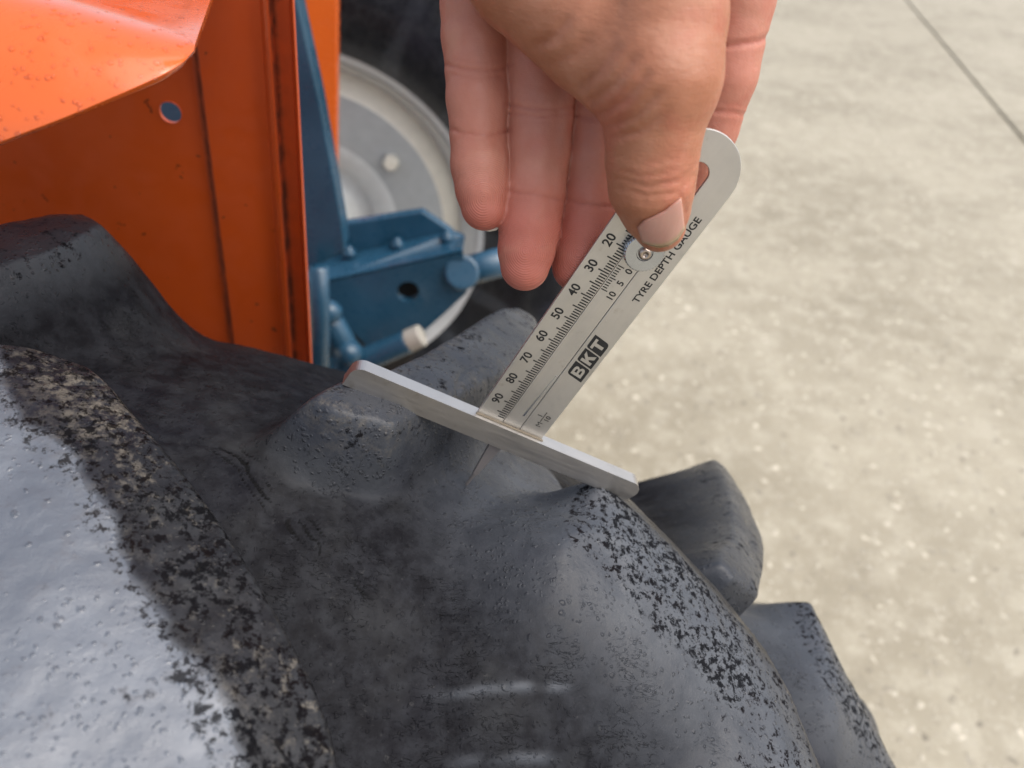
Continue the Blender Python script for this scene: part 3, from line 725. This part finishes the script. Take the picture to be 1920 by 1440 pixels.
    def rect(x0, x1, y0, y1, z=.035):
        bm.faces.new([bm.verts.new((x, y, z)) for x, y in ((x0, y0), (x1, y0), (x1, y1), (x0, y1))])
    for u in range(10, 98):
        x0 = 5.9 if u % 5 == 0 else 7.3
        rect(x0, 9.95, -u - .24, -u + .24)
    for i in range(11):
        u = 26.0 + i * .95
        rect(10.75, 13.1 if i % 5 == 0 else 12.4, -u - .2, -u + .2, -.085)
    rect(22.05, 22.35, -92.2, -87.3)                     # fraction bar (runs along the scale)
    ink('scale_marks', bm)
    def text(s, u, v, size, sx=1.0, bold=.035, z=.04, mat=INK, name='lettering'):
        c = D.curves.new('txt', 'FONT'); c.body = s; c.size = size; c.align_x = 'CENTER'; c.align_y = 'CENTER'; c.offset = bold * size * .5; c.space_character = 1.02
        t = D.objects.new('txt', c); COL.objects.link(t); bpy.context.view_layer.update()
        me = D.meshes.new_from_object(t.evaluated_get(bpy.context.evaluated_depsgraph_get())); D.objects.remove(t); D.curves.remove(c)
        me.materials.clear()
        ys = [vv.co.y for vv in me.vertices]; yc = (max(ys) + min(ys)) / 2; xs = [vv.co.x for vv in me.vertices]; xc = (max(xs) + min(xs)) / 2
        for vv in me.vertices:
            lx, ly = (vv.co.x - xc) * sx, vv.co.y - yc
            # reading direction runs up the scale (+y local), letter tops point to -x local
            vv.co = Vector(((v - ly) * .001, (-u + lx) * .001, z * .001))
        o = link(name, me, mat, gauge); o.matrix_world = frame(GO, GV, -GU, GN)
        return o
    for n_ in range(20, 100, 10): text(str(n_), n_ + .1, 3.2, 4.3, .98, .05)
    for s, u, v in (('0', 26.2, 15.0), ('5', 31.0, 15.1), ('10', 36.0, 15.1)): text(s, u, v, 3.3, 1, .05, -.08)
    text('TYRE DEPTH GAUGE', 17.6, 23.2, 3.35, 1.06, .05)
    text('M', 93.5, 22.5, 3.0, 1.0, 0); text('1', 89.7, 20.7, 2.7, 1, .04); text('10', 89.7, 23.9, 2.7, 1, .04)
    # emblem: three black slanted tiles with plain letters
    bm = bmesh.new()
    v0, v1, sk = 18.9, 25.6, 1.5
    for i, (ua, ub) in enumerate(((69.6, 63.7), (63.2, 57.7), (57.2, 51.6))):
        # corners in (v, u): slanted so that the top (small v) leans back
        P = [(v1, ua + sk * .2), (v1, ub + sk * .2 + .0), (v0, ub - sk * .0 - .0), (v0, ua - .0)]
        P = [(v1, ua + .6), (v1, ub + .6), (v0, ub - .6), (v0, ua - .6)]
        q = []
        r = 1.5
        for k in range(4):
            a, b, c = (np.array(P[(k - 1) % 4], float), np.array(P[k], float), np.array(P[(k + 1) % 4], float))
            rr = r if ((i == 0 and k == 3) or (i == 2 and k == 1) or (i == 2 and k == 2 and False)) else (.9 if k in (1, 3) else .12)
            e0 = b + (a - b) / np.linalg.norm(a - b) * rr; e1 = b + (c - b) / np.linalg.norm(c - b) * rr
            for s in np.linspace(0, 1, 5): q.append((1 - s) ** 2 * e0 + 2 * s * (1 - s) * b + s * s * e1)
        bm.faces.new([bm.verts.new((x, -y, .035)) for x, y in q])
    ink('emblem_tiles', bm)
    def arcp(cx, cy, rx, ry, a0, a1, n=8): return [(cx + rx * math.cos(math.radians(a0 + (a1 - a0) * i / n)), cy + ry * math.sin(math.radians(a0 + (a1 - a0) * i / n))) for i in range(n + 1)]
    GL = {'B': [[(0, 0), (2.4, 0)] + arcp(2.4, 1.25, 1.5, 1.25, -90, 65) + arcp(2.3, 3.5, 1.35, 1.1, -50, 90) + [(0, 4.6)],
                [(1.15, .95), (2.3, .95)] + arcp(2.3, 1.4, .5, .45, -90, 90) + [(1.15, 1.85)], [(1.15, 2.75), (2.2, 2.75)] + arcp(2.2, 3.2, .45, .45, -90, 90) + [(1.15, 3.65)]],
          'K': [[(0, 0), (1.2, 0), (1.2, 1.45), (1.7, 1.95), (2.7, 0), (4.2, 0), (2.55, 2.85), (4.1, 4.6), (2.6, 4.6), (1.2, 2.95), (1.2, 4.6), (0, 4.6)]],
          'T': [[(1.35, 0), (2.6, 0), (2.6, 3.5), (4.0, 3.5), (4.0, 4.6), (0, 4.6), (0, 3.5), (1.35, 3.5)]]}
    for ch, u in (('B', 66.55), ('K', 60.4), ('T', 54.4)):
        c = D.curves.new('glyph', 'CURVE'); c.dimensions = '2D'; c.fill_mode = 'BOTH'
        for loop in GL[ch]:
            sp = c.splines.new('POLY'); sp.points.add(len(loop) - 1); sp.use_cyclic_u = True
            for pt, (x, y) in zip(sp.points, loop): pt.co = (x - 2.05 + .12 * (y - 2.3), (y - 2.3) * .95, 0, 1)
        t = D.objects.new('glyph', c); COL.objects.link(t); bpy.context.view_layer.update()
        me = D.meshes.new_from_object(t.evaluated_get(bpy.context.evaluated_depsgraph_get())); D.objects.remove(t); D.curves.remove(c); me.materials.clear()
        for vv in me.vertices: vv.co = Vector(((22.25 - vv.co.y) * .001, (-u + vv.co.x) * .001, .000075))
        link('emblem_letter', me, STEEL, gauge)
    # rain drops on the steel
    bm = bmesh.new(); r2 = random.Random(5)
    for k in range(36):
        if k < 20: x, y, z = r2.uniform(-42, 68), r2.uniform(-108, -100), 2.62
        elif k < 30: x, y, z = r2.uniform(1, 26), r2.uniform(-97, 5), .01
        else: x, y, z = r2.uniform(18.5, 26), r2.uniform(-60, -5), .01
        rad = r2.uniform(.22, .5)
        bmesh.ops.create_uvsphere(bm, u_segments=8, v_segments=6, radius=rad, matrix=Matrix.Translation((x, y, z)) @ Matrix.Diagonal((1, r2.uniform(.7, 1.2), .5, 1)))
    o = local_bm('water_drops', bm, WATER, None, smooth=True); o['kind'] = 'stuff'
build_gauge()
for o in list(gauge.children):
    o.matrix_parent_inverse = Matrix.Translation(-gauge.location); o.matrix_basis = frame(GO, GV, -GU, GN)

# ------------------------------------------------------------------ hand (signed distance field -> one skin surface)
def px3(px, py, z): return np.array([(px - 960) * z / F, (py - 720) * z / F, z])       # mm in camera space
def chain(pts):                              # (px, py, z mm, half width px) -> list of (centre mm, radius mm)
    return [(px3(a, b, c), r * c / F) for a, b, c, r in pts]
PINKY = chain([(905, -150, 218, 70), (893, 10, 226, 67), (893, 70, 228, 65), (895, 128, 229.5, 60), (896, 185, 230.5, 59), (897, 250, 231.5, 53), (900, 310, 231.5, 54.5), (905, 355, 232, 50.5), (908, 388, 232.5, 44)])
RING = chain([(1010, -150, 220, 74), (1012, 60, 228, 70), (1016, 205, 233, 66), (1010, 285, 234.5, 60), (1001, 365, 235.5, 57.5), (993, 430, 236, 57), (987, 470, 236.5, 53), (984, 499, 237, 46)])
MIDDLE = chain([(1120, -150, 221, 74), (1132, 60, 229, 72), (1134, 220, 235, 67), (1120, 300, 238.5, 62), (1110, 372, 241, 59), (1098, 440, 243.5, 58), (1088, 475, 245, 54), (1082, 500, 246, 47)])
INDEX = chain([(1370, -170, 208, 76), (1382, 0, 212, 70), (1354, 140, 220, 65), (1322, 240, 229, 61), (1290, 310, 236, 57), (1262, 360, 240, 55), (1225, 430, 242, 50)])
THUMB = chain([(1232, 150, 194, 116), (1226, 240, 199, 92), (1222, 300, 203, 86), (1222, 350, 206, 80), (1229, 390, 210, 65.5), (1237, 423, 213.5, 49)])
THENAR = chain([(1172, 118, 199, 106), (1120, 60, 201, 116), (995, -60, 205, 122), (850, -240, 208, 122)])
META = chain([(1232, 150, 194, 116), (1244, 40, 192, 118), (1246, -60, 190, 122), (1230, -260, 186, 150)])
FILL = chain([(1150, 60, 198, 100), (1120, -40, 200, 110), (1090, -200, 202, 130)])
CENT = lambda x, y, z: np.array([x, y, z], float)
WR = CENT(22, -236, 176)
PALM = [[(px3(905, -150, 218), 11), (CENT(5, -200, 186), 15), (WR + CENT(-14, 0, 0), 19)],
        [(px3(1010, -150, 220), 12), (CENT(14, -200, 188), 16), (WR, 20)],
        [(px3(1125, -150, 222), 12), (CENT(26, -200, 188), 16), (WR + CENT(6, 0, 0), 20)],
        [(px3(1370, -170, 208), 12), (CENT(44, -195, 184), 16), (WR + CENT(14, 0, 0), 19)],
        [(px3(850, -240, 208), 17), (CENT(0, -200, 180), 18), (WR + CENT(-12, 2, -4), 18)],
        [(px3(1230, -260, 186), 19), (CENT(34, -205, 176), 17), (WR + CENT(10, 4, -4), 18)],
        [(WR + CENT(-10, 0, 0), 21), (CENT(4, -300, 130), 25), (CENT(-4, -400, 50), 30)],
        [(WR + CENT(12, 0, 0), 21), (CENT(28, -300, 130), 25), (CENT(24, -400, 50), 31)]]

def cap_sd(P, chain_):                       # distance to a chain of tapered capsules, softly joined; also depth of the nearest axis
    best = None; zc = None
    for (a, ra), (b, rb) in zip(chain_, chain_[1:]):
        e = b - a; q = P - a
        h = np.clip((q @ e) / (e @ e), 0, 1)
        c = a + h[:, None] * e
        d = np.sqrt(((P - c) ** 2).sum(1)) - (ra + (rb - ra) * h)
        if best is None: best, zc = d, c[:, 2]
        else:
            m = d < best; zc = np.where(m, c[:, 2], zc)
            k = 1.2; hh = np.clip(.5 + .5 * (best - d) / k, 0, 1)
            best = best * (1 - hh) + d * hh - k * hh * (1 - hh)
    return best, zc
def smin(a, b, k):
    h = np.clip(.5 + .5 * (b - a) / k, 0, 1); return b * (1 - h) + a * h - k * h * (1 - h)
# skin creases: (group, polyline in photograph pixels, depth mm, width mm)
CREASES = [
    ('pinky', [(830, 120), (858, 127), (890, 132), (925, 131), (962, 122)], .55, .6), ('pinky', [(848, 140), (890, 147), (938, 143)], .3, .5), ('pinky', [(850, 112), (905, 118), (945, 112)], .22, .5),
    ('pinky', [(838, 240), (870, 250), (915, 254), (958, 244)], .5, .6), ('pinky', [(860, 259), (905, 263)], .2, .5),
    ('ring', [(945, 194), (985, 202), (1040, 206), (1090, 198)], .5, .6), ('ring', [(955, 212), (1010, 219), (1070, 214)], .42, .6), ('ring', [(975, 228), (1030, 231)], .2, .5),
    ('ring', [(938, 352), (970, 362), (1010, 366), (1066, 378)], .5, .65), ('ring', [(955, 372), (1000, 377)], .18, .5),
    ('mid', [(1050, 366), (1085, 380), (1130, 388), (1180, 388)], .5, .65), ('mid', [(1075, 215), (1140, 228)], .5, .7),
    ('index', [(1330, 88), (1375, 84), (1420, 78), (1450, 64)], .7, .8), ('index', [(1340, 208), (1380, 212), (1425, 220)], .5, .7), ('index', [(1350, 196), (1400, 200)], .25, .6),
    ('thumb', [(1160, 352), (1215, 368), (1268, 362), (1300, 330)], .6, .8), ('thumb', [(1150, 332), (1215, 350), (1275, 340), (1308, 305)], .55, .8),
    ('thumb', [(1146, 312), (1205, 332), (1270, 320)], .42, .8), ('thumb', [(1172, 372), (1225, 384), (1270, 372)], .4, .7), ('thumb', [(1140, 292), (1200, 310), (1260, 300)], .2, .9),
    ('thumb', [(1020, 128), (1080, 100), (1120, 50)], .7, 1.9), ('thumb', [(1062, 186), (1120, 140), (1170, 70)], .9, 1.5), ('thumb', [(1082, 208), (1150, 160), (1205, 90)], .9, 1.4),
    ('thumb', [(1104, 226), (1170, 190), (1230, 120)], .9, 1.3), ('thumb', [(1126, 244), (1190, 218), (1250, 160)], .9, 1.3), ('thumb', [(985, 95), (1040, 70), (1075, 20)], .8, 1.4),
    ('thumb', [(1135, 262), (1200, 246), (1255, 205)], .7, 1.0),
    # fold that frames the thumb nail
    ('thumb', [(1196, 424), (1206, 452)], .55, .55), ('thumb', [(1194, 420), (1222, 408), (1250, 393), (1275, 366)], .55, .7), ('thumb', [(1277, 366), (1285, 396), (1284, 425)], .6, .6),
]
def seg_dist(X, Y, poly):
    best = np.full(X.shape, 1e9)
    for a, b in zip(poly, poly[1:]):
        a, b = np.array(a, float), np.array(b, float); e = b - a
        h = np.clip(((X - a[0]) * e[0] + (Y - a[1]) * e[1]) / (e @ e), 0, 1)
        best = np.minimum(best, np.hypot(X - a[0] - h * e[0], Y - a[1] - h * e[1]))
    return best
def hand_sd(P, detail=False):
    g = {}
    zs = {}
    for nm, ch in (('pinky', PINKY), ('ring', RING), ('mid', MIDDLE), ('index', INDEX)): g[nm], zs[nm] = cap_sd(P, ch)
    t1, z1 = cap_sd(P, THUMB)
    for ch in (THENAR, META, FILL):
        t2, z2 = cap_sd(P, ch); z1 = np.where(t2 < t1, z2, z1); t1 = smin(t1, t2, 3.5)
    g['thumb'], zs['thumb'] = t1, z1
    cre = np.zeros(len(P))
    if detail:
        X = 960 + F * P[:, 0] / np.maximum(P[:, 2], 20); Y = 720 + F * P[:, 1] / np.maximum(P[:, 2], 20)
        for nm, poly, dep, wid in CREASES:
            front = np.clip((zs[nm] + 1 - P[:, 2]) / 3, 0, 1)
            d = seg_dist(X, Y, poly) * P[:, 2] / F
            if nm == 'thumb':
                e0, e1 = poly[0], poly[-1]; ends = np.minimum(np.hypot(X - e0[0], Y - e0[1]), np.hypot(X - e1[0], Y - e1[1]))
                front = front * np.clip(ends / 34, .12 if dep > .6 else .5, 1)
            wgt = np.exp(-(d / wid) ** 2) * front * (np.abs(g[nm]) < 4)
            g[nm] = g[nm] + dep * wgt
            cre = np.maximum(cre, wgt * min(1, dep * 1.3) * (.25 if nm == 'thumb' else 1))
    palm = None
    for ch in PALM:
        p, _ = cap_sd(P, ch); palm = p if palm is None else smin(palm, p, 9)
    f = g['pinky']
    for nm in ('ring', 'mid', 'index'): f = smin(f, g[nm], .5)
    r = smin(f, palm, 8)
    deep = np.clip((-P[:, 1] - 120) / 30, 0, 1)           # the thumb's root grows into the palm beyond the picture's edge
    r = smin(r, g['thumb'], .5 + 9 * deep)
    if detail:
        tan = np.clip((np.minimum(f, palm) - g['thumb']) / 1.0 + .5, 0, 1)
        return r, tan, cre
    return r
def surface_nets(fn, lo, hi, h):
    n = np.ceil((hi - lo) / h / 4).astype(int) * 4
    c = n // 4
    ax = [lo[i] + (np.arange(c[i]) * 4 + 1.5) * h for i in range(3)]
    G = np.stack(np.meshgrid(*ax, indexing='ij'), -1).reshape(-1, 3)
    dc = fn(G).reshape(c)
    Dn = np.repeat(np.repeat(np.repeat(dc, 4, 0), 4, 1), 4, 2).astype(np.float32)
    act = np.argwhere(np.abs(dc) < 4 * h * 1.35)
    o4 = np.stack(np.meshgrid(*[np.arange(4)] * 3, indexing='ij'), -1).reshape(-1, 3)
    I = (act[:, None] * 4 + o4[None]).reshape(-1, 3)
    for s in range(0, len(I), 400000):
        J = I[s:s + 400000]; Dn[J[:, 0], J[:, 1], J[:, 2]] = fn(lo + J * h, True)[0]
    ins = Dn < 0
    cnt = np.zeros(np.array(Dn.shape) - 1, np.int8)
    sl = lambda d: tuple(slice(a, Dn.shape[i] - 1 + a) for i, a in enumerate(d))
    for d in o8: cnt += ins[sl(d)]
    cell = np.argwhere((cnt > 0) & (cnt < 8))
    acc = np.zeros((len(cell), 3)); num = np.zeros(len(cell))
    for a, b in edges12:
        A, B = np.array(a), np.array(b)
        va = Dn[tuple((cell + A).T)]; vb = Dn[tuple((cell + B).T)]
        m = (va < 0) != (vb < 0)
        t = np.where(m, va / np.where(m, va - vb, 1), 0)
        acc += np.where(m[:, None], A + t[:, None] * (B - A), 0); num += m
    V = lo + (cell + acc / num[:, None]) * h
    idx = np.full(cnt.shape, -1, np.int32); idx[tuple(cell.T)] = np.arange(len(cell))
    Q = []
    for ax_ in range(3):
        e = np.eye(3, dtype=int)[ax_]; u, v = np.eye(3, dtype=int)[(ax_ + 1) % 3], np.eye(3, dtype=int)[(ax_ + 2) % 3]
        S0 = ins[:-1, :-1, :-1]
        S1 = ins[sl(e)]
        p = np.argwhere(S0 != S1)
        p = p[(p[:, (ax_ + 1) % 3] > 0) & (p[:, (ax_ + 2) % 3] > 0)]
        q = np.stack([idx[tuple(p.T)], idx[tuple((p - u).T)], idx[tuple((p - u - v).T)], idx[tuple((p - v).T)]], 1)
        fl = S0[tuple(p.T)]
        q = np.where(fl[:, None], q[:, ::-1], q)
        Q.append(q[(q >= 0).all(1)])
    return V, np.concatenate(Q)
o8 = [(i, j, k) for i in (0, 1) for j in (0, 1) for k in (0, 1)]
edges12 = [(a, b) for a in o8 for b in o8 if a < b and sum(abs(x - y) for x, y in zip(a, b)) == 1]

def build_hand():
    V, Q = surface_nets(hand_sd, np.array([-48., -425., 20.]), np.array([92., -25., 268.]), .75)
    d, tan, cre = hand_sd(V, True)
    me = mesh_np('hand', cw(V * .001) - cw([0.02, -.13, .21]), Q)
    attr(me, 'tan', tan)
    Y = 720 + F * V[:, 1] / np.maximum(V[:, 2], 20)
    pink = np.clip((Y - 300) / 120, .12, 1) * (1 - tan) + tan * np.clip(1 - np.abs(Y - 400) / 60, 0, 1) * .35
    X = 960 + F * V[:, 0] / np.maximum(V[:, 2], 20)
    # ridge lines: arches round the core of each finger pad, flowing across further up
    core = np.array([(906, 372), (985, 470), (1085, 475), (1235, 430)]); up_ = np.array([300, 400, 400, 300])
    ci = np.argmin([np.hypot(X - c[0], (Y - c[1]) * .2) for c in core], 0)
    dd = np.hypot(X - core[ci, 0], (Y - core[ci, 1]) * np.where(Y < core[ci, 1], 1.0, .8)) * V[:, 2] / F
    attr(me, 'pad', np.clip(1.5 - dd / 12, .0, 1) * .85 + .12)
    attr(me, 'ridge', dd * (2 * math.pi / .62))
    attr(me, 'pink', pink); attr(me, 'crease', cre)
    hand = link('hand', me, SKIN, None, True); hand.location = cw([0.02, -.13, .21])
    hand['label'] = 'bare hand pinching the knob of the gauge with thumb and index finger'; hand['category'] = 'hand'
    tree = BVHTree.FromPolygons([Vector(p) for p in cw(V * .001)], [tuple(int(i) for i in q) for q in Q])
    # thumb nail: a curved shell lying in its bed
    base = [(1197, 424), (1207, 413), (1224, 405), (1246, 394), (1262, 381), (1275, 370)]
    tip = [(1206, 451), (1219, 458), (1236, 462), (1253, 459), (1269, 448), (1281, 428)]
    nb, nc = 12, 20
    def curve(pts, t):
        x = t * (len(pts) - 1); i = min(int(x), len(pts) - 2); f = x - i; return np.array(pts[i]) * (1 - f) + np.array(pts[i + 1]) * f
    V2, Q2, T2 = [], [], []
    for i in range(nb + 1):
        for j in range(nc + 1):
            t = j / nc; s = i / nb
            p = curve(base, t) * (1 - s) + curve(tip, t) * s
            hco = tree.ray_cast(Vector(CAM), Vector(ray(*p)).normalized())
            co, nn = hco[0], hco[1]
            if co is None: co, nn = Vector(V2[-1]), Vector((0, -1, 0))
            e = min(t, 1 - t) * 2; lift = .00032 * min(1, e * 5) ** .5 * min(1, .2 + s * 3)
            V2.append(co - Vector(ray(*p)).normalized() * lift); T2.append(s)
    for i in range(nb):
        for j in range(nc): Q2.append((i * (nc + 1) + j, i * (nc + 1) + j + 1, (i + 1) * (nc + 1) + j + 1, (i + 1) * (nc + 1) + j))
    V2 = np.array(V2)
    # smooth the shell
    G = V2.reshape(nb + 1, nc + 1, 3)
    for it in range(4):
        G2 = G.copy(); G2[1:-1, 1:-1] = (G[:-2, 1:-1] + G[2:, 1:-1] + G[1:-1, :-2] + G[1:-1, 2:]) / 4; G = G2
    me = mesh_np('thumb_nail', G.reshape(-1, 3) - np.array(hand.location), Q2)
    attr(me, 'free', T2)
    o = link('thumb_nail', me, NAIL, hand, True)
    s_ = o.modifiers.new('solid', 'SOLIDIFY'); s_.thickness = .0006; s_.offset = -1
    # edge of the little finger's nail showing past its tip
    bm = bmesh.new(); c = px3(915, 392, 235) * .001
    a0 = [px3(x, y, z) * .001 for x, y, z in ((893, 424, 233.5), (905, 432, 234.5), (918, 434.5, 235), (931, 432, 234.5), (939, 424, 233.5))]
    a1 = [px3(x, y, z) * .001 for x, y, z in ((893, 400, 238), (905, 405, 240), (918, 406, 240.5), (931, 405, 240), (940, 400, 238))]
    r0 = [bm.verts.new(Vector(cw(p)) - hand.location) for p in a0]; r1 = [bm.verts.new(Vector(cw(p)) - hand.location) for p in a1]
    for k in range(4): bm.faces.new((r0[k], r0[k + 1], r1[k + 1], r1[k]))
    o = bm_obj('little_finger_nail', bm, NAILW, hand, True); s_ = o.modifiers.new('solid', 'SOLIDIFY'); s_.thickness = .0006
build_hand()
